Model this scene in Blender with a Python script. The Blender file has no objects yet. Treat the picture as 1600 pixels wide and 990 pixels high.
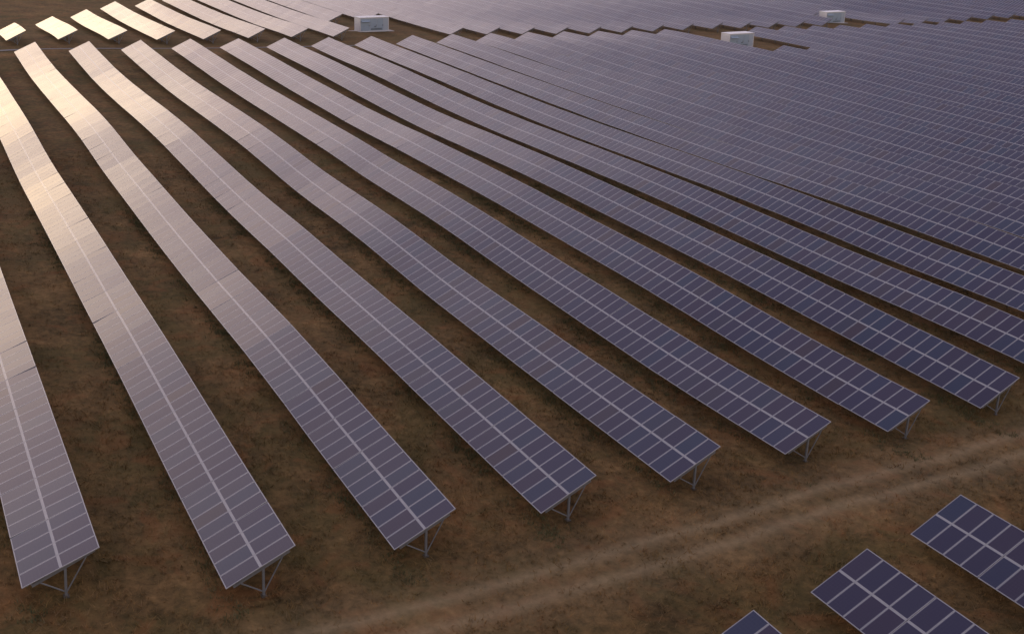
import bpy, bmesh, math, random
import numpy as np
from mathutils import Matrix, Vector

random.seed(7)
rng = np.random.default_rng(11)
sc = bpy.context.scene
COL = sc.collection

# ------------------------------------------------------------------ camera
cam_d = bpy.data.cameras.new("camera")
cam = bpy.data.objects.new("camera", cam_d)
COL.objects.link(cam)
FW = Vector((-0.8340483, 0.44447846, -0.32680626))
RT = Vector((0.46012698, 0.88726046, 0.03243522))
UP = Vector((-0.30437903, 0.12331984, 0.94453461))
CAM = Vector((18.89, -2.60, 29.86))
m = Matrix(((RT.x, UP.x, -FW.x, CAM.x), (RT.y, UP.y, -FW.y, CAM.y), (RT.z, UP.z, -FW.z, CAM.z), (0, 0, 0, 1)))
cam.matrix_world = m
cam_d.sensor_width = 36.0
cam_d.lens = 36.0 * 1879.19 / 1600.0
cam_d.shift_y = -45.0 / 1600.0
cam_d.clip_start = 0.5
cam_d.clip_end = 6000
sc.camera = cam

# ------------------------------------------------------------------ world, sun, exposure
SUN_EL = math.radians(7.0)
SUN_AZ = math.radians(188.0)            # direction towards the sun, from +X counter-clockwise
sdir = Vector((math.cos(SUN_EL) * math.cos(SUN_AZ), math.cos(SUN_EL) * math.sin(SUN_AZ), math.sin(SUN_EL)))
world = bpy.data.worlds.new("World")
sc.world = world
world.use_nodes = True
wn = world.node_tree.nodes
wl = world.node_tree.links
wn.clear()
w_out = wn.new("ShaderNodeOutputWorld")
w_bg = wn.new("ShaderNodeBackground")
w_sky = wn.new("ShaderNodeTexSky")
w_sky.sky_type = 'NISHITA'
w_sky.sun_disc = False
w_sky.sun_elevation = SUN_EL
w_sky.sun_rotation = math.atan2(sdir.x, sdir.y)
w_sky.altitude = 200
w_sky.air_density = 1.6
w_sky.dust_density = 5.0
w_sky.ozone_density = 2.5
w_bg.inputs[1].default_value = 0.05
wl.new(w_sky.outputs[0], w_bg.inputs[0])


def wmath(op, a, b=0.0, clamp=False):
    n = wn.new("ShaderNodeMath")
    n.operation = op
    n.use_clamp = clamp
    for s_, v in ((n.inputs[0], a), (n.inputs[1], b)):
        if isinstance(v, (int, float)):
            s_.default_value = v
        else:
            wl.new(v, s_)
    return n.outputs[0]


# thin dusk cloud veil over the clear sky: brighter towards the sun's side
w_tc = wn.new("ShaderNodeTexCoord")
w_sep = wn.new("ShaderNodeSeparateXYZ")
wl.new(w_tc.outputs["Generated"], w_sep.inputs[0])
w_map = wn.new("ShaderNodeMapping")
w_map.inputs["Scale"].default_value = (1.0, 1.0, 4.0)
wl.new(w_tc.outputs["Generated"], w_map.inputs[0])
w_noise = wn.new("ShaderNodeTexNoise")
w_noise.inputs["Scale"].default_value = 2.6
w_noise.inputs["Detail"].default_value = 5
wl.new(w_map.outputs[0], w_noise.inputs["Vector"])
w_el = wmath('ADD', w_sep.outputs[2], wmath('MULTIPLY', wmath('SUBTRACT', w_noise.outputs[0], 0.5), 0.08))
w_ramp = wn.new("ShaderNodeValToRGB")
VEIL = [(0.0, (1.25, 1.08, 0.92)), (0.16, (1.32, 1.13, 1.02)), (0.25, (1.24, 1.01, 1.08)), (0.38, (1.12, 0.91, 1.01)),
        (0.52, (0.70, 0.60, 0.76)), (0.74, (0.41, 0.375, 0.59)), (1.0, (0.39, 0.38, 0.54))]
_el = w_ramp.color_ramp.elements
while len(_el) < len(VEIL):
    _el.new(0.5)
for e_, (p_, c_) in zip(_el, VEIL):
    e_.position = p_
    e_.color = (*c_, 1)
wl.new(w_el, w_ramp.inputs[0])
w_dot = wn.new("ShaderNodeVectorMath")
w_dot.operation = 'DOT_PRODUCT'
wl.new(w_tc.outputs["Generated"], w_dot.inputs[0])
w_dot.inputs[1].default_value = (math.cos(SUN_AZ), math.sin(SUN_AZ), 0.0)
w_az = wn.new("ShaderNodeMapRange")
w_az.inputs[1].default_value = -1.0
w_az.inputs[2].default_value = 1.0
w_az.inputs[3].default_value = 0.45
w_az.inputs[4].default_value = 1.15
wl.new(w_dot.outputs["Value"], w_az.inputs[0])
w_bg2 = wn.new("ShaderNodeBackground")
wl.new(w_ramp.outputs[0], w_bg2.inputs[0])
wl.new(w_az.outputs[0], w_bg2.inputs[1])
w_add = wn.new("ShaderNodeAddShader")
wl.new(w_bg.outputs[0], w_add.inputs[0])
wl.new(w_bg2.outputs[0], w_add.inputs[1])
wl.new(w_add.outputs[0], w_out.inputs[0])

sun_d = bpy.data.lights.new("sun", 'SUN')
sun_d.energy = 0.095
sun_d.angle = math.radians(24)
sun_d.color = (1.0, 0.87, 0.60)
sun = bpy.data.objects.new("sun", sun_d)
COL.objects.link(sun)
sun.rotation_euler = sdir.to_track_quat('Z', 'Y').to_euler()

sc.view_settings.view_transform = 'Standard'
sc.view_settings.look = 'None'
sc.view_settings.gamma = 1.0
sc.view_settings.exposure = 0.0

# ------------------------------------------------------------------ terrain height
TX0, TDX, TY0, TDY = -230.0, 10.0, -30.0, 9.0
TERR = np.array([[int(v) for v in line.split()] for line in """75 68 61 51 41 32 25 22 20 16 12 7 3 0 -3 -6 -9 -13 -18 -23 -29 -33 -37 -45 -59 -79 -103 -120 -120 -109 -99 -95 -97 -100
71 66 61 56 50 43 38 34 29 23 17 12 7 0 -6 -13 -20 -27 -33 -39 -46 -51 -54 -58 -70 -97 -145 -190 -173 -131 -104 -95 -96 -101
67 63 61 62 65 67 64 54 42 33 28 22 14 4 -8 -22 -35 -46 -54 -59 -65 -73 -78 -78 -82 -109 -165 -219 -197 -143 -108 -96 -97 -102
63 60 61 72 94 117 117 91 63 55 52 41 27 14 -6 -30 -53 -70 -79 -79 -80 -91 -105 -103 -94 -110 -158 -207 -187 -139 -108 -97 -98 -104
59 57 61 82 130 189 190 137 87 88 89 65 42 33 5 -27 -57 -77 -89 -84 -72 -78 -101 -109 -97 -102 -129 -158 -149 -123 -105 -100 -101 -106
56 56 63 91 149 213 190 148 119 103 92 71 51 40 15 6 -15 -25 -32 -41 -42 -45 -65 -83 -86 -89 -99 -109 -111 -106 -102 -102 -105 -109
53 58 70 96 135 158 116 116 127 85 58 51 44 42 44 47 27 15 4 -17 -34 -41 -52 -65 -73 -78 -82 -86 -91 -95 -99 -103 -107 -112
51 61 79 105 122 101 71 97 104 78 55 38 29 31 40 39 26 14 0 -18 -33 -44 -52 -60 -67 -72 -76 -79 -85 -92 -98 -104 -109 -115
47 61 85 123 151 89 22 72 79 65 65 37 17 11 12 10 7 8 11 -3 -26 -44 -54 -61 -67 -72 -76 -80 -86 -92 -99 -105 -111 -116
46 58 82 125 166 104 20 59 62 31 46 27 8 -3 -9 -11 -10 -3 8 3 -22 -44 -57 -64 -69 -73 -78 -83 -89 -95 -101 -107 -112 -118
47 53 68 99 130 113 40 52 59 21 15 7 -2 -11 -18 -22 -22 -18 -14 -18 -32 -47 -58 -66 -71 -76 -81 -86 -91 -97 -102 -108 -114 -119
49 47 49 67 110 142 58 71 59 0 -7 -8 -10 -15 -21 -25 -28 -29 -32 -36 -43 -52 -60 -67 -72 -78 -83 -88 -93 -99 -104 -110 -115 -121
52 44 38 43 88 136 58 73 49 -7 -14 -13 -15 -18 -22 -27 -31 -36 -41 -46 -51 -56 -62 -68 -74 -79 -84 -90 -95 -100 -106 -111 -117 -122
52 48 44 34 15 49 46 60 64 27 1 -10 -15 -19 -23 -28 -33 -39 -44 -50 -54 -59 -64 -70 -75 -81 -86 -91 -97 -102 -107 -113 -118 -123
50 56 62 65 51 53 26 0 41 40 19 1 -10 -17 -22 -28 -34 -40 -46 -51 -56 -61 -66 -71 -77 -82 -87 -93 -98 -103 -109 -114 -120 -125
46 66 91 106 71 30 -10 14 54 45 28 16 4 -7 -18 -28 -36 -42 -47 -52 -57 -62 -67 -73 -78 -83 -89 -94 -100 -105 -110 -116 -121 -126
44 77 119 158 100 7 27 36 41 30 26 28 30 11 -11 -27 -37 -44 -49 -54 -59 -64 -69 -74 -80 -85 -90 -96 -101 -106 -112 -117 -122 -128
44 89 134 148 62 14 6 -35 10 29 10 11 58 31 -3 -27 -39 -46 -50 -55 -60 -65 -70 -76 -81 -86 -92 -97 -103 -108 -113 -119 -124 -129
43 99 154 166 55 66 17 -33 -13 42 -6 -23 50 33 -2 -27 -40 -47 -52 -56 -61 -66 -72 -77 -83 -88 -93 -99 -104 -109 -115 -120 -125 -131
41 102 170 196 -2 46 -7 -16 -55 -27 5 4 33 17 -9 -29 -41 -48 -53 -58 -63 -68 -73 -79 -84 -89 -95 -100 -105 -111 -116 -122 -127 -132
42 89 140 160 18 -2 0 -19 -42 -72 -5 20 11 -4 -20 -33 -42 -49 -54 -59 -64 -69 -75 -80 -85 -91 -96 -102 -107 -112 -118 -123 -128 -134
44 66 83 71 11 7 -2 -11 3 -65 -66 -20 -11 -18 -27 -36 -44 -50 -55 -60 -66 -71 -76 -82 -87 -92 -98 -103 -108 -114 -119 -125 -130 -135
44 46 42 29 13 1 -25 -40 -11 -33 -48 -36 -26 -27 -32 -39 -45 -51 -56 -62 -67 -72 -78 -83 -88 -94 -99 -105 -110 -115 -121 -126 -131 -137
42 34 25 18 12 0 -18 -27 -19 -20 -27 -31 -31 -32 -36 -41 -47 -52 -58 -63 -69 -74 -79 -85 -90 -95 -101 -106 -111 -117 -122 -128 -133 -138
38 29 22 16 11 4 -5 -11 -13 -14 -18 -25 -30 -34 -38 -43 -48 -54 -59 -65 -70 -75 -81 -86 -91 -97 -102 -108 -113 -118 -124 -129 -134 -140
35 28 21 17 12 9 5 1 -5 -10 -14 -21 -28 -35 -40 -45 -50 -55 -61 -66 -71 -77 -82 -88 -93 -98 -104 -109 -114 -120 -125 -130 -136 -141""".strip().splitlines()], float) / 100.0
TNX, TNY = TERR.shape


def _bs(t):
    return ((1 - t) ** 3 / 6, (3 * t ** 3 - 6 * t ** 2 + 4) / 6, (-3 * t ** 3 + 3 * t ** 2 + 3 * t + 1) / 6, t ** 3 / 6)


def terr(X, Y):
    X = np.asarray(X, float)
    Y = np.asarray(Y, float)
    a = np.clip((X - TX0) / TDX, 1, TNX - 3.001)
    b = np.clip((Y - TY0) / TDY, 1, TNY - 3.001)
    ia = np.floor(a).astype(int)
    ib = np.floor(b).astype(int)
    wa = _bs(a - ia)
    wb = _bs(b - ib)
    z = 0
    for i in range(4):
        for j in range(4):
            z = z + wa[i] * wb[j] * TERR[ia - 1 + i, ib - 1 + j]
    return z


def tz(x, y):
    return float(terr(x, y))


# ------------------------------------------------------------------ materials
def mat(name):
    mt = bpy.data.materials.new(name)
    mt.use_nodes = True
    nt = mt.node_tree
    return mt, nt, nt.nodes["Principled BSDF"]


def N(nt, kind, **kw):
    n = nt.nodes.new(kind)
    for k, v in kw.items():
        setattr(n, k, v)
    return n


def ramp(nt, stops, interp='LINEAR'):
    r = nt.nodes.new("ShaderNodeValToRGB")
    r.color_ramp.interpolation = interp
    el = r.color_ramp.elements
    while len(el) < len(stops):
        el.new(0.5)
    for e, (p, c) in zip(el, stops):
        e.position = p
        e.color = (*c, 1) if len(c) == 3 else c
    return r


def noise(nt, vec, scale, detail=4, rough=0.55, dist=0.0):
    n = nt.nodes.new("ShaderNodeTexNoise")
    n.inputs["Scale"].default_value = scale
    n.inputs["Detail"].default_value = detail
    n.inputs["Roughness"].default_value = rough
    n.inputs["Distortion"].default_value = dist
    nt.links.new(vec, n.inputs["Vector"])
    return n


def mixc(nt, fac, a, b, mode='MIX'):
    n = nt.nodes.new("ShaderNodeMix")
    n.data_type = 'RGBA'
    n.blend_type = mode
    for s, v in ((n.inputs[0], fac), (n.inputs[6], a), (n.inputs[7], b)):
        if isinstance(v, (int, float)):
            s.default_value = v
        elif isinstance(v, tuple):
            s.default_value = (*v, 1)
        else:
            nt.links.new(v, s)
    return n.outputs[2]


def math_(nt, op, a, b=0.0, clamp=False):
    n = nt.nodes.new("ShaderNodeMath")
    n.operation = op
    n.use_clamp = clamp
    for s, v in ((n.inputs[0], a), (n.inputs[1], b)):
        if isinstance(v, (int, float)):
            s.default_value = v
        else:
            nt.links.new(v, s)
    return n.outputs[0]


# photovoltaic glass
M_GLASS, nt, bs = mat("photovoltaic_glass")
geo = N(nt, "ShaderNodeNewGeometry")
oi = N(nt, "ShaderNodeObjectInfo")
rnd = math_(nt, 'FRACT', math_(nt, 'ADD', geo.outputs["Random Per Island"], math_(nt, 'MULTIPLY', oi.outputs["Random"], 7.13)))
cr = ramp(nt, [(0.0, (0.026, 0.018, 0.046)), (0.25, (0.024, 0.021, 0.054)), (0.5, (0.034, 0.021, 0.046)),
               (0.7, (0.022, 0.026, 0.062)), (0.88, (0.018, 0.030, 0.064)), (1.0, (0.042, 0.022, 0.03))])
nt.links.new(rnd, cr.inputs[0])
nz = noise(nt, geo.outputs["Position"], 0.9, 3)
colr = mixc(nt, math_(nt, 'MULTIPLY', nz.outputs[0], 0.3), cr.outputs[0], (0.04, 0.036, 0.042))
# faint cell grid from the UV map
uv = N(nt, "ShaderNodeUVMap")
uv.uv_map = "UVMap"
sep = N(nt, "ShaderNodeSeparateXYZ")
nt.links.new(uv.outputs[0], sep.inputs[0])
gx = math_(nt, 'GREATER_THAN', math_(nt, 'ABSOLUTE', math_(nt, 'SUBTRACT', math_(nt, 'FRACT', math_(nt, 'MULTIPLY', sep.outputs[0], 6)), 0.5)), 0.482)
gy = math_(nt, 'GREATER_THAN', math_(nt, 'ABSOLUTE', math_(nt, 'SUBTRACT', math_(nt, 'FRACT', math_(nt, 'MULTIPLY', sep.outputs[1], 10)), 0.5)), 0.482)
gr = math_(nt, 'MAXIMUM', gx, gy)
colr = mixc(nt, math_(nt, 'MULTIPLY', gr, 0.22), colr, (0.12, 0.12, 0.14))
# white backsheet shows at the two short ends
ey = math_(nt, 'GREATER_THAN', math_(nt, 'ABSOLUTE', math_(nt, 'SUBTRACT', sep.outputs[1], 0.5)), 0.494)
colr = mixc(nt, ey, colr, (0.30, 0.29, 0.32))
ex_ = math_(nt, 'GREATER_THAN', math_(nt, 'ABSOLUTE', math_(nt, 'SUBTRACT', sep.outputs[0], 0.5)), 0.470)
colr = mixc(nt, ex_, colr, (0.115, 0.11, 0.14))
nt.links.new(colr, bs.inputs["Base Color"])
dn = noise(nt, geo.outputs["Position"], 0.35, 4)
rr_ = N(nt, "ShaderNodeMapRange")
rr_.inputs[3].default_value = 0.10
rr_.inputs[4].default_value = 0.22
nt.links.new(dn.outputs[0], rr_.inputs[0])
nt.links.new(rr_.outputs[0], bs.inputs["Roughness"])
bs.inputs["IOR"].default_value = 1.5


def simple(name, c, rough=0.6, metal=0.0, var=0.15, scale=3.0):
    mt, nt, bs = mat(name)
    tc = N(nt, "ShaderNodeNewGeometry")
    n = noise(nt, tc.outputs["Position"], scale, 5)
    nt.links.new(mixc(nt, n.outputs[0], tuple(max(0, v * (1 - var)) for v in c), tuple(min(1, v * (1 + var)) for v in c)), bs.inputs["Base Color"])
    bs.inputs["Roughness"].default_value = rough
    bs.inputs["Metallic"].default_value = metal
    return mt


M_FRAME = simple("anodised_aluminium", (0.335, 0.335, 0.33), 0.2, 0.0)
M_STEEL = simple("galvanised_steel", (0.25, 0.26, 0.27), 0.5, 0.35, 0.2, 6)
M_BACK = simple("panel_backsheet", (0.30, 0.30, 0.32), 0.6)
M_WHITE = simple("white_painted_steel", (0.80, 0.80, 0.78), 0.5, 0.0, 0.07, 1.5)
M_PALEGREY = simple("pale_grey_painted_steel", (0.54, 0.62, 0.68), 0.5, 0.0, 0.08, 2)
M_GREYPAINT = simple("grey_painted_steel", (0.44, 0.54, 0.62), 0.5, 0.0, 0.08, 2)
M_DARK = simple("dark_louvre", (0.16, 0.19, 0.21), 0.6)
M_FOOT = simple("earth_stained_concrete", (0.11, 0.095, 0.075), 0.9, 0.0, 0.2, 2)
M_CONC = simple("concrete", (0.42, 0.40, 0.36), 0.85, 0.0, 0.2, 2)


# ground
def ground_colour(nt, pos):
    n1 = noise(nt, pos, 0.035, 5, 0.6, 0.6)
    n2 = noise(nt, pos, 0.22, 6, 0.62, 0.4)
    n3 = noise(nt, pos, 1.9, 7, 0.72)
    n4 = noise(nt, pos, 0.11, 4, 0.6, 1.0)
    base = ramp(nt, [(0.34, (0.034, 0.028, 0.014)), (0.45, (0.072, 0.055, 0.028)), (0.55, (0.118, 0.085, 0.043)), (0.66, (0.190, 0.138, 0.072))])
    mixn = math_(nt, 'ADD', math_(nt, 'MULTIPLY', n2.outputs[0], 0.45), math_(nt, 'MULTIPLY', n3.outputs[0], 0.55))
    nt.links.new(mixn, base.inputs[0])
    gm = ramp(nt, [(0.47, (0, 0, 0)), (0.60, (1, 1, 1))])
    nt.links.new(n4.outputs[0], gm.inputs[0])
    gcol = mixc(nt, n3.outputs[0], (0.030, 0.034, 0.012), (0.085, 0.082, 0.034))
    c = mixc(nt, math_(nt, 'MULTIPLY', gm.outputs[0], 0.45), base.outputs[0], gcol)
    n5 = noise(nt, pos, 0.42, 5, 0.6, 0.8)
    rm = ramp(nt, [(0.52, (0, 0, 0)), (0.66, (1, 1, 1))])
    nt.links.new(n5.outputs[0], rm.inputs[0])
    c = mixc(nt, math_(nt, 'MULTIPLY', rm.outputs[0], 0.4), c, (0.155, 0.076, 0.036))
    lm = ramp(nt, [(0.35, (1.36, 1.13, 0.80)), (0.65, (1.72, 1.42, 1.02))])
    nt.links.new(n1.outputs[0], lm.inputs[0])
    c = mixc(nt, 1.0, c, lm.outputs[0], 'MULTIPLY')
    return c, n2, n3


M_GROUND, nt, bs = mat("dry_grassland")
geo = N(nt, "ShaderNodeNewGeometry")
c, n2, n3 = ground_colour(nt, geo.outputs["Position"])
# worn wheel tracks run along the service corridor
sp = N(nt, "ShaderNodeSeparateXYZ")
nt.links.new(geo.outputs["Position"], sp.inputs[0])
wob = noise(nt, geo.outputs["Position"], 0.07, 3)
xw = math_(nt, 'ADD', sp.outputs[0], math_(nt, 'MULTIPLY', math_(nt, 'SUBTRACT', wob.outputs[0], 0.5), 2.2))
tr = None
for x_at, slope in ((-21.0, -0.05), (-19.3, -0.045)):
    d = math_(nt, 'ABSOLUTE', math_(nt, 'SUBTRACT', xw, math_(nt, 'ADD', x_at, math_(nt, 'MULTIPLY', sp.outputs[1], slope))))
    f = math_(nt, 'MAXIMUM', math_(nt, 'SUBTRACT', 1.0, math_(nt, 'DIVIDE', d, 0.95), True), math_(nt, 'MULTIPLY', math_(nt, 'SUBTRACT', 1.0, math_(nt, 'DIVIDE', d, 3.0), True), 0.4))
    tr = f if tr is None else math_(nt, 'MAXIMUM', tr, f)
near_x = math_(nt, 'GREATER_THAN', sp.outputs[0], -40.0)
tr = math_(nt, 'MULTIPLY', math_(nt, 'MULTIPLY', tr, near_x), math_(nt, 'ADD', 0.25, n3.outputs[0]))
c = mixc(nt, math_(nt, 'MULTIPLY', tr, 0.68, True), c, (0.35, 0.265, 0.145))
nt.links.new(c, bs.inputs["Base Color"])
bs.inputs["Roughness"].default_value = 0.95
bs.inputs["Specular IOR Level"].default_value = 0.15
bmp = N(nt, "ShaderNodeBump")
bmp.inputs["Strength"].default_value = 0.7
bmp.inputs["Distance"].default_value = 0.15
nt.links.new(n3.outputs[0], bmp.inputs["Height"])
nt.links.new(bmp.outputs[0], bs.inputs["Normal"])

M_GRASS, nt, bs = mat("dry_grass_blades")
geo = N(nt, "ShaderNodeNewGeometry")
c, n2, n3 = ground_colour(nt, geo.outputs["Position"])
rb = math_(nt, 'MULTIPLY', geo.outputs["Random Per Island"], 0.6)
c = mixc(nt, 1.0, c, (1.6, 1.55, 1.5), 'MULTIPLY')
c = mixc(nt, rb, c, (0.20, 0.145, 0.085))
nt.links.new(c, bs.inputs["Base Color"])
bs.inputs["Roughness"].default_value = 0.9
bs.inputs["Specular IOR Level"].default_value = 0.1


# ------------------------------------------------------------------ mesh helpers
class MB:
    """collects quads with material indices"""

    def __init__(s):
        s.v = []
        s.f = []
        s.m = []
        s.uv = {}

    def quad(s, pts, mi=0, uv=None):
        b = len(s.v)
        s.v += [tuple(p) for p in pts]
        s.f.append(tuple(range(b, b + len(pts))))
        s.m.append(mi)
        if uv:
            s.uv[len(s.f) - 1] = uv

    def box(s, lo, hi, mi=0, M=None, skip=()):
        x0, y0, z0 = lo
        x1, y1, z1 = hi
        P = [Vector(p) for p in ((x0, y0, z0), (x1, y0, z0), (x1, y1, z0), (x0, y1, z0), (x0, y0, z1), (x1, y0, z1), (x1, y1, z1), (x0, y1, z1))]
        if M is not None:
            P = [M @ p for p in P]
        b = len(s.v)
        s.v += [tuple(p) for p in P]
        for k, q in enumerate(((3, 2, 1, 0), (4, 5, 6, 7), (0, 1, 5, 4), (1, 2, 6, 5), (2, 3, 7, 6), (3, 0, 4, 7))):
            if k in skip:
                continue
            s.f.append(tuple(b + i for i in q))
            s.m.append(mi)

    def bar(s, a, b, w, h=None, mi=0):
        """rectangular bar from a to b"""
        h = h or w
        a = Vector(a)
        b = Vector(b)
        d = (b - a)
        L = d.length
        z = d.normalized()
        x = Vector((1, 0, 0))
        if abs(z.dot(x)) > 0.9:
            x = Vector((0, 1, 0))
        y = z.cross(x).normalized()
        x = y.cross(z).normalized()
        M = Matrix((( x.x, y.x, z.x, a.x), (x.y, y.y, z.y, a.y), (x.z, y.z, z.z, a.z), (0, 0, 0, 1)))
        s.box((-w / 2, -h / 2, 0), (w / 2, h / 2, L), mi, M)

    def mesh(s, name, mats):
        me = bpy.data.meshes.new(name)
        me.from_pydata(s.v, [], s.f)
        for mt in mats:
            me.materials.append(mt)
        me.polygons.foreach_set("material_index", s.m)
        if s.uv:
            ul = me.uv_layers.new(name="UVMap")
            for fi, uvs in s.uv.items():
                for li, w in zip(me.polygons[fi].loop_indices, uvs):
                    ul.data[li].uv = w
        me.update()
        return me


def link(name, me, parent=None, M=None):
    o = bpy.data.objects.new(name, me)
    COL.objects.link(o)
    if parent is not None:
        o.parent = parent
    if M is not None:
        o.matrix_local = M
    return o


def tag(o, label=None, cat=None, group=None, kind=None):
    if label:
        o["label"] = label
    if cat:
        o["category"] = cat
    if group:
        o["group"] = group
    if kind:
        o["kind"] = kind
    return o


# ------------------------------------------------------------------ ground
def axis(lo, hi, step, outer):
    a = list(np.arange(lo, hi + 0.01, step))
    e = step
    x = lo
    left = []
    while x > -outer:
        e *= 1.35
        x -= e
        left.append(x)
    x = hi
    e = step
    right = []
    while x < outer:
        e *= 1.35
        x += e
        right.append(x)
    return np.array(left[::-1] + a + right)


gxs = axis(-330, 30, 1.5, 3500)
gys = axis(-40, 330, 1.5, 3500)
GX, GY = np.meshgrid(gxs, gys, indexing='ij')
GZ = terr(GX, GY) - 0.0
rough = (rng.random(GX.shape) - 0.5) * 0.07
GZ = GZ + rough
nxg, nyg = GX.shape
verts = np.stack([GX.ravel(), GY.ravel(), GZ.ravel()], 1)
ii, jj = np.meshgrid(np.arange(nxg - 1), np.arange(nyg - 1), indexing='ij')
q = (ii * nyg + jj).ravel()
faces = np.stack([q, q + nyg, q + nyg + 1, q + 1], 1)


def np_mesh(name, verts, faces, mats, smooth=False):
    me = bpy.data.meshes.new(name)
    k = faces.shape[1]
    me.vertices.add(len(verts))
    me.vertices.foreach_set("co", verts.astype(np.float32).ravel())
    me.loops.add(faces.size)
    me.loops.foreach_set("vertex_index", faces.astype(np.int32).ravel())
    me.polygons.add(len(faces))
    me.polygons.foreach_set("loop_start", np.arange(0, faces.size, k, dtype=np.int32))
    me.polygons.foreach_set("loop_total", np.full(len(faces), k, dtype=np.int32))
    me.polygons.foreach_set("use_smooth", np.full(len(faces), smooth))
    for mt in mats:
        me.materials.append(mt)
    me.update(calc_edges=True)
    return me


tag(link("ground", np_mesh("ground", verts, faces, [M_GROUND], True)), kind="structure")

# pale cable-trench path behind the main block
pv = []
ys = np.arange(-30, 72, 1.0)
for y in ys:
    x = -179.0 + 0.25 * math.sin(y * 0.15)
    w = 0.55 if y < 20 else 0.35
    for dx in (-w, w):
        pv.append((x + dx, y, tz(x + dx, y) + 0.06))
pv = np.array(pv)
pf = np.array([(2 * i, 2 * i + 1, 2 * i + 3, 2 * i + 2) for i in range(len(ys) - 1)])
M_PATH = simple("pale_gravel", (0.20, 0.19, 0.175), 0.9, 0, 0.3, 1.2)
tag(link("path", np_mesh("path", pv, pf, [M_PATH])), kind="structure")

# ------------------------------------------------------------------ solar rows
PITCH = 7.6709
TILT = 0.44378
W = 3.34
H0 = 0.80
MODW = 1.0135
NA, NB = -24.751, -0.2212
FA, FB = -172.492, -0.2789
BA = -183.11
ct, st = math.cos(TILT), math.sin(TILT)
ML = 1.650      # module length
MWD = 1.000     # module width
SEG = 4 * MODW


def add_module(b, ox, oy, jit=0.0, r=random):
    """a framed module with its lower left corner at ox, oy in the plane of the table"""
    fw_, th, rec = 0.030, 0.036, 0.002
    fy_ = 0.034
    a1, a2 = r.gauss(0, jit), r.gauss(0, jit)

    def P(x, y, z):
        return (ox + x, oy + y, z + (x - MWD / 2) * a1 + (y - ML / 2) * a2)
    X = (0, fw_, MWD - fw_, MWD)
    Y = (0, fy_, ML - fy_, ML)
    # top faces of the frame (four mitre-less strips)
    b.quad([P(X[0], Y[0], 0), P(X[3], Y[0], 0), P(X[3], Y[1], 0), P(X[0], Y[1], 0)], 1)
    b.quad([P(X[0], Y[2], 0), P(X[3], Y[2], 0), P(X[3], Y[3], 0), P(X[0], Y[3], 0)], 1)
    b.quad([P(X[0], Y[1], 0), P(X[1], Y[1], 0), P(X[1], Y[2], 0), P(X[0], Y[2], 0)], 1)
    b.quad([P(X[2], Y[1], 0), P(X[3], Y[1], 0), P(X[3], Y[2], 0), P(X[2], Y[2], 0)], 1)
    # outer sides
    c = [(X[0], Y[0]), (X[3], Y[0]), (X[3], Y[3]), (X[0], Y[3])]
    for i in range(4):
        p, q_ = c[i], c[(i + 1) % 4]
        b.quad([P(p[0], p[1], -th), P(q_[0], q_[1], -th), P(q_[0], q_[1], 0), P(p[0], p[1], 0)], 1)
    # glass, slightly recessed
    b.quad([P(X[1], Y[1], -rec), P(X[2], Y[1], -rec), P(X[2], Y[2], -rec), P(X[1], Y[2], -rec)], 0,
           [(0, 0), (1, 0), (1, 1), (0, 1)])
    b.quad([P(X[0], Y[3], -th * .6), P(X[3], Y[3], -th * .6), P(X[3], Y[0], -th * .6), P(X[0], Y[0], -th * .6)], 2)


def mod_xy(k):
    return (k % 4) * MODW + 0.006 - SEG / 2 + 0.002, (0.0 if k < 4 else W - ML)


MM = [M_GLASS, M_FRAME, M_BACK]
MOD_MESH = []
for i in range(6):
    b = MB()
    add_module(b, 0, 0, 0.0022)
    MOD_MESH.append(b.mesh("solar_module", MM))


def rails(b, mi=0, ci=1):
    b.box((-SEG / 2 + .012, ML + .001, -.03), (SEG / 2 - .012, W - ML - .001, -.004), ci)
    for y in (0.38, 1.22, 2.12, 2.96):
        b.box((-SEG / 2 + .01, y - .025, -.105), (SEG / 2 - .01, y + .025, -.037), mi)


b = MB()
rails(b)
RAIL_MESH = b.mesh("mounting_rails", [M_STEEL, M_FRAME])
SEC_MESH = []
for i in range(8):
    b = MB()
    for k in range(8):
        x, y = mod_xy(k)
        add_module(b, x, y, 0.0022)
    rails(b, 3, 1)
    SEC_MESH.append(b.mesh("panel_section", MM + [M_STEEL]))

# support frame: local origin at ground under the low edge, y across the row, z up; clearance H0
zr = -0.205


def ry(y):
    return H0 + y * math.tan(TILT) + zr


def sup_parts():
    out = {}
    b = MB()
    b.box((-.05, 1.56, -.6), (.05, 1.66, ry(1.6) - .02))
    b.box((-.13, 1.50, -.2), (.13, 1.73, .03), 1)
    out["post"] = b.mesh("post", [M_STEEL, M_FOOT])
    b = MB()
    b.bar((0, .30, ry(.30)), (0, 2.78, ry(2.78)), .05, .13)
    out["rafter"] = b.mesh("rafter", [M_STEEL])
    b = MB()
    b.bar((.055, 1.60, .22), (.055, .62, ry(.62) - .03), .035, .05)
    out["front_brace"] = b.mesh("front_brace", [M_STEEL])
    b = MB()
    b.bar((.055, 1.64, .22), (.055, 2.45, ry(2.45) - .03), .035, .05)
    out["rear_brace"] = b.mesh("rear_brace", [M_STEEL])
    return out


SUP = sup_parts()
b = MB()
b.box((-.05, 1.56, -.6), (.05, 1.66, ry(1.6) - .02))
b.box((-.13, 1.50, -.2), (.13, 1.73, .03), 1)
b.bar((0, .30, ry(.30)), (0, 2.78, ry(2.78)), .05, .13)
b.bar((.055, 1.60, .22), (.055, .62, ry(.62) - .03), .035, .05)
b.bar((.055, 1.64, .22), (.055, 2.45, ry(2.45) - .03), .035, .05)
SUP_MESH = b.mesh("support_frame", [M_STEEL, M_FOOT])

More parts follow.
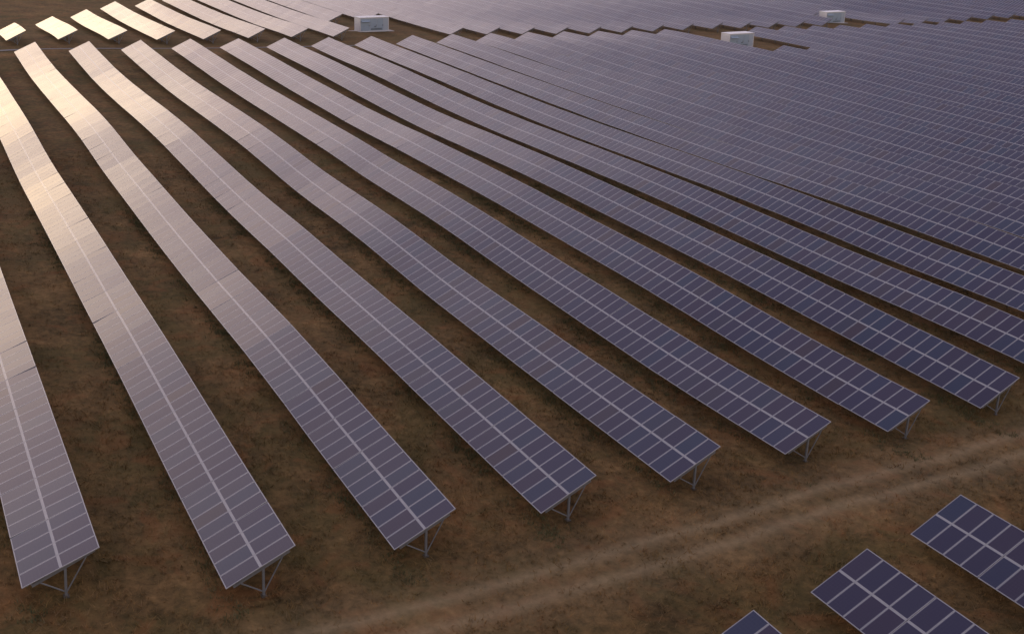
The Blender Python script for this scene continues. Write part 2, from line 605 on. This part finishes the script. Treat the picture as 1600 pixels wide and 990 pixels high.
ORD = ["", "first", "second", "third", "fourth", "fifth", "sixth", "seventh", "eighth", "ninth", "tenth", "eleventh",
       "twelfth", "thirteenth", "fourteenth", "fifteenth", "sixteenth", "seventeenth", "eighteenth", "nineteenth"]
TENS = ["", "", "twent", "thirt", "fort", "fift"]


def ordinal(n):
    if n < 20:
        return ORD[n]
    t, u = divmod(n, 10)
    return TENS[t] + "ieth" if u == 0 else TENS[t] + "y-" + ORD[u]


row_r = random.Random(21)


def make_row(r, x_near, x_far, label, group, n_detail=0, sup_detail=0, near_first=True):
    """a row of 2 x 4 module sections that follows the ground. n_detail sections (the nearest) carry their modules as children"""
    L = x_near - x_far
    n = max(1, round(L / (SEG + 0.015)))
    step = L / n
    if L < 60:
        step = min(max(step, SEG * 0.985), SEG * 1.02)
        x_far = x_near - n * step
    sxf = step / (SEG + 0.015)
    y0 = r * PITCH
    root = bpy.data.objects.new("solar_panel_row", None)
    COL.objects.link(root)
    zc = tz(x_near, y0 + 1.5)
    root.location = (x_near, y0, zc)
    root.empty_display_size = 1
    tag(root, label, "solar panel row", group)
    bx = x_near - step * np.arange(n + 1)
    hl = terr(bx, np.full(n + 1, y0))
    hh = terr(bx, np.full(n + 1, y0 + W * ct))
    if n > 4:
        for h_ in (hl, hh):
            h_[1:-1] = .25 * h_[:-2] + .5 * h_[1:-1] + .25 * h_[2:]
    jl = np.array([row_r.gauss(0, .008) for _ in range(n + 1)])
    for i in range(n):
        xa, xb = bx[i], bx[i + 1]
        la = hl[i] + H0 + jl[i]
        lb = hl[i + 1] + H0 + jl[i + 1]
        ha = hh[i] + H0 + W * st + jl[i]
        hb = hh[i + 1] + H0 + W * st + jl[i + 1]
        ex = Vector((xa - xb, 0, (la - lb + ha - hb) / 2)).normalized()
        ey = Vector((0, W * ct, (ha + hb - la - lb) / 2)).normalized()
        ez = ex.cross(ey).normalized()
        ey = ez.cross(ex).normalized()
        mid = Vector(((xa + xb) / 2, y0 + W * ct / 2, (la + lb + ha + hb) / 4))
        R = Matrix(((ex.x, ey.x, ez.x), (ex.y, ey.y, ez.y), (ex.z, ey.z, ez.z)))
        R = R @ Matrix.Rotation(row_r.gauss(0, .0042), 3, 'X') @ Matrix.Rotation(row_r.gauss(0, .002), 3, 'Y')
        org = mid - R @ Vector((0, W / 2, 0))
        M = Matrix.Translation(org - root.location) @ R.to_4x4() @ Matrix.Diagonal((sxf * math.hypot(1, (la - lb) / step), 1, 1, 1))
        if i < n_detail:
            s = link("panel_section", RAIL_MESH, root, M)
            for k in range(8):
                x, y = mod_xy(k)
                link("solar_module", MOD_MESH[row_r.randrange(6)], s, Matrix.Translation((x, y, 0)))
        else:
            link("panel_section", SEC_MESH[row_r.randrange(8)], root, M)
    # supports
    xs = [x_near - .14] + [float(v) for v in bx[1:-1]] + [x_far + .14]
    for i, x in enumerate(xs):
        za = float(terr(x, y0))
        sh = (float(terr(x, y0 + W * ct)) - za) / (W * ct)
        M = Matrix.Translation((x - root.location.x, 0, za - root.location.z)) @ Matrix(((1, 0, 0, 0), (0, 1, 0, 0), (0, sh, 1, 0), (0, 0, 0, 1)))
        if i < sup_detail or (sup_detail and i == len(xs) - 1):
            e = link("support_frame", SUP["rafter"], root, M)
            for nm in ("post", "front_brace", "rear_brace"):
                link(nm, SUP[nm], e, Matrix.Identity(4))
        else:
            link("support_frame", SUP_MESH, root, M)
    return root


# main block
G_MAIN = "long panel rows of the main block"
for r in range(0, 42):
    xn = NA + NB * r
    xn = min(xn, 18.9 - 0.8 * (r * PITCH) + 30)
    if r == 0:
        xn = -27.4
    xf = FA + FB * r
    if r in (18, 19):
        xf += 26.5
    if xn - xf < 8:
        continue
    if r == 0:
        lab = "leftmost long panel row of the main block, cut by the left edge"
    elif r <= 7:
        lab = "%s panel row from the left whose end posts face the dirt track" % ordinal(r + 1)
    elif r in (18, 19):
        lab = "panel row cut short beside the middle white cabin, the %s of two" % ("nearer" if r == 18 else "farther")
    else:
        lab = "%s panel row from the left in the main block, leaving the frame right" % ordinal(r + 1)
    make_row(r, xn, xf, lab, G_MAIN, 12 if r <= 10 else 0, 6 if r <= 8 else 0)

# block in the lower right, across the dirt track
for r, xf in ((2, -11.4), (3, -13.2), (4, -14.9), (5, -16.7), (6, -18.4)):
    lab = {5: "dark blue panel row at the lower right corner, past the dirt track",
           4: "dark panel row at the bottom edge, just left of the corner row",
           3: "panel row across the dirt track at the bottom edge, leftmost of the three",
           2: "panel row across the dirt track, furthest left of those at the bottom edge",
           6: "panel row across the dirt track beyond the right edge, above the corner row"}[r]
    if r in (2, 6):
        continue
    make_row(r, xf + 6 * SEG + .3, xf, lab, "panel rows across the dirt track", 6, 2)

# far block beyond the corridor
G_FAR = "panel rows of the far block beyond the corridor"
FARX = {2: -199.7, 3: -213.9, 4: -224.8, 5: -238.3, 6: -243.6, 7: -252.7}
for r in range(2, 52):
    xn = BA + FB * r
    if r in (10, 11):
        xn -= 24.5
    elif r in (25, 26):
        xn = -203.0 if r == 25 else -206.0
    xf = FARX.get(r, max(-262 - 10.0 * (r - 8), -330))
    xn = min(xn, 18.9 - 0.8 * (r * PITCH) + 30)
    if xn - xf < 8:
        continue
    if r == 2:
        lab = "shortest cream panel row at the top left corner of the far block"
    elif r <= 7:
        lab = "short %s panel row, %s from the left in the far block at the top left" % ("cream" if r < 6 else "pinkish", ordinal(r - 1))
    elif r in (10, 11, 25, 26):
        lab = "%s far block panel row, set back behind the %s white cabin" % (ordinal(r - 1), "leftmost" if r < 20 else "rightmost")
    else:
        lab = "%s panel row from the left in the far block beyond the corridor" % ordinal(r - 1)
    make_row(r, xn, xf, lab, G_FAR, 0, 1 if r <= 22 else 0)


# ------------------------------------------------------------------ inverter cabins
def make_cabin(x, y, rot, label, dz=0.0):
    """x, y: front left bottom corner; the long front runs along local +Y and faces +X"""
    Lc, D, H = 6.06, 2.44, 2.62
    root = bpy.data.objects.new("inverter_cabin", None)
    COL.objects.link(root)
    z = min(tz(x, y), tz(x - 2, y + 5)) - dz + .08
    root.location = (x, y, z)
    root.rotation_euler = (0, 0, rot)
    tag(root, label, "cabin", "white inverter cabins in the service corridor")
    I = Matrix.Identity(4)
    b = MB()
    b.box((-D - .3, -1.2, -.6), (.25, Lc + 1.1, .119))
    link("concrete_pad", b.mesh("concrete_pad", [M_CONC]), root, I)
    b = MB()
    b.box((-D + .02, .02, .12), (-.03, Lc - .02, H + .12))
    # corrugated end wall facing the rows and back
    for k in range(7):
        b.box((-D + .22 + k * .31, -.012, .35), (-D + .36 + k * .31, .02, H - .05))
    link("body", b.mesh("body", [M_WHITE]), root, I)
    b = MB()
    for yy in (0, Lc - .14):
        b.box((-.05, yy, .12), (.03, yy + .14, H + .12))
        b.box((-D, yy, .12), (-D + .12, yy + .14, H + .12))
    b.box((-.05, .14, .12), (.03, Lc - .14, .28))
    b.box((-.05, .14, H), (.03, Lc - .14, H + .12))
    link("corner_frame", b.mesh("corner_frame", [M_WHITE]), root, I)
    b = MB()
    b.box((-D - .05, -.05, H + .122), (.08, Lc + .05, H + .19))
    link("roof", b.mesh("roof", [M_WHITE]), root, I)
    # front: two service doors, louvres, hood
    for (ya, yb) in ((.2, 2.05), (2.12, 3.55), (3.62, 4.9)):
        b = MB()
        b.box((-.028, ya, .34), (.012, yb, H - .06))
        d = link("service_door", b.mesh("service_door", [M_GREYPAINT]), root, I)
        b = MB()
        b.box((.012, yb - .18, 1.1), (.04, yb - .12, 1.45))
        link("handle", b.mesh("handle", [M_DARK]), d, I)
    b = MB()
    b.box((-.028, 4.98, .34), (.004, Lc - .2, H - .06))
    link("side_panel", b.mesh("side_panel", [M_PALEGREY]), root, I)
    b = MB()
    M = Matrix.Translation((.012, .3, H - .42)) @ Matrix.Rotation(math.radians(28), 4, 'Y')
    b.box((0, 0, -.02), (.38, 1.75, .02), 0, M)
    link("canopy_hood", b.mesh("canopy_hood", [M_GREYPAINT]), root, I)
    b = MB()
    for k in range(5):
        b.box((.012, 2.3, .45 + k * .07), (.03, 4.6, .485 + k * .07))
    link("louvre", b.mesh("louvre", [M_DARK]), root, I)
    b = MB()
    b.box((.012, 3.0, .98), (.05, 3.35, 1.16))
    link("sign_plate", b.mesh("sign_plate", [M_DARK]), root, I)
    return root


make_cabin(-198.6, 78.9, math.radians(5), "leftmost white inverter cabin, standing before the set-back rows of the far block", 0.12)
make_cabin(-165.3, 140.1, math.radians(4), "middle white inverter cabin, its lower front hidden by a dark panel row", 0.25)
make_cabin(-200.5, 194.9, math.radians(4), "rightmost and smallest-looking white inverter cabin, near the top right corner", 0.2)


# ------------------------------------------------------------------ grass: short dry tufts over the ground that the camera sees closest
def weed_strips():
    P0, P1, P2 = [], [], []
    for r in range(0, 9):
        x_hi = -24.5 if r else -27
        n = int((x_hi + 90) * 15)
        x = rng.uniform(-90, x_hi + 1.0, n)
        d = np.sin(x * .7 + r * 2.1) + np.sin(x * .23 + r) + rng.normal(0, .5, n)
        x = x[d > -.2]
        n = len(x)
        y = r * PITCH + rng.normal(.15, .38, n)
        nb = 9
        x = np.repeat(x, nb) + rng.normal(0, .10, n * nb)
        y = np.repeat(y, nb) + rng.normal(0, .10, n * nb)
        n = len(x)
        z = terr(x, y) - .03
        a = rng.uniform(0, 2 * np.pi, n)
        h = rng.uniform(.06, .26, n)
        w = rng.uniform(.012, .03, n)
        ln = rng.uniform(.2, .9, n) * h
        la = rng.uniform(0, 2 * np.pi, n)
        P0.append(np.stack([x - np.cos(a) * w, y - np.sin(a) * w, z], 1))
        P1.append(np.stack([x + np.cos(a) * w, y + np.sin(a) * w, z], 1))
        P2.append(np.stack([x + np.cos(la) * ln, y + np.sin(la) * ln, z + h], 1))
    return np.stack([np.concatenate(P0), np.concatenate(P1), np.concatenate(P2)], 1).reshape(-1, 3)


M_WEED, nt, bs = mat("green_weeds")
geo = N(nt, "ShaderNodeNewGeometry")
wr = ramp(nt, [(0.0, (0.060, 0.072, 0.026)), (0.6, (0.12, 0.125, 0.045)), (1.0, (0.21, 0.165, 0.08))])
nt.links.new(geo.outputs["Random Per Island"], wr.inputs[0])
nt.links.new(wr.outputs[0], bs.inputs["Base Color"])
bs.inputs["Roughness"].default_value = 0.85
wv = weed_strips()
tag(link("weeds", np_mesh("weeds", wv, np.arange(len(wv)).reshape(-1, 3), [M_WEED])), "low green weeds growing along the lower edges of the panel rows", "weeds", kind="stuff")


def grass_patch(xlo, xhi, ylo, yhi, dens, hmin, hmax, nb):
    n = int((xhi - xlo) * (yhi - ylo) * dens)
    x = rng.uniform(xlo, xhi, n)
    y = rng.uniform(ylo, yhi, n)
    # inside the view only, with a margin
    fwd = np.array([FW.x, FW.y])
    dx, dy = x - CAM.x, y - CAM.y
    t = dx * FW.x + dy * FW.y + (0 - CAM.z) * FW.z
    u = (dx * RT.x + dy * RT.y - CAM.z * RT.z) / t * 1879 / 800
    keep = (t > 5) & (np.abs(u) < 1.15)
    clump = np.sin(x * .9 + 2 * np.sin(y * .5)) * np.sin(y * .8 + 1.7 * np.sin(x * .35)) + rng.normal(0, .5, n)
    keep &= clump > -.55
    for x_at, slope in ((-21.0, -0.05), (-19.3, -0.045)):
        keep &= (np.abs(x - x_at - slope * y) > .75) | (rng.random(n) < .25)
    x, y = x[keep], y[keep]
    n = len(x)
    x = np.repeat(x, nb) + rng.normal(0, .12, n * nb)
    y = np.repeat(y, nb) + rng.normal(0, .12, n * nb)
    n = len(x)
    z = terr(x, y) - .04
    a = rng.uniform(0, 2 * np.pi, n)
    h = rng.uniform(hmin, hmax, n)
    w = rng.uniform(.012, .035, n)
    lean = rng.uniform(.5, 1.6, n) * h
    la = rng.uniform(0, 2 * np.pi, n)
    p0 = np.stack([x - np.cos(a) * w, y - np.sin(a) * w, z], 1)
    p1 = np.stack([x + np.cos(a) * w, y + np.sin(a) * w, z], 1)
    p2 = np.stack([x + np.cos(la) * lean, y + np.sin(la) * lean, z + h], 1)
    return np.stack([p0, p1, p2], 1).reshape(-1, 3)


gv = np.concatenate([grass_patch(-50, 6, -8, 78, 12, .08, .28, 5), grass_patch(-110, -50, -8, 100, 4, .10, .28, 4)])
gf = np.arange(len(gv)).reshape(-1, 3)
tag(link("grass", np_mesh("grass", gv, gf, [M_GRASS])), "short dry brown and olive grass between the panel rows", "grass", kind="stuff")
print("X", len(gf), "objects", len(bpy.data.objects))
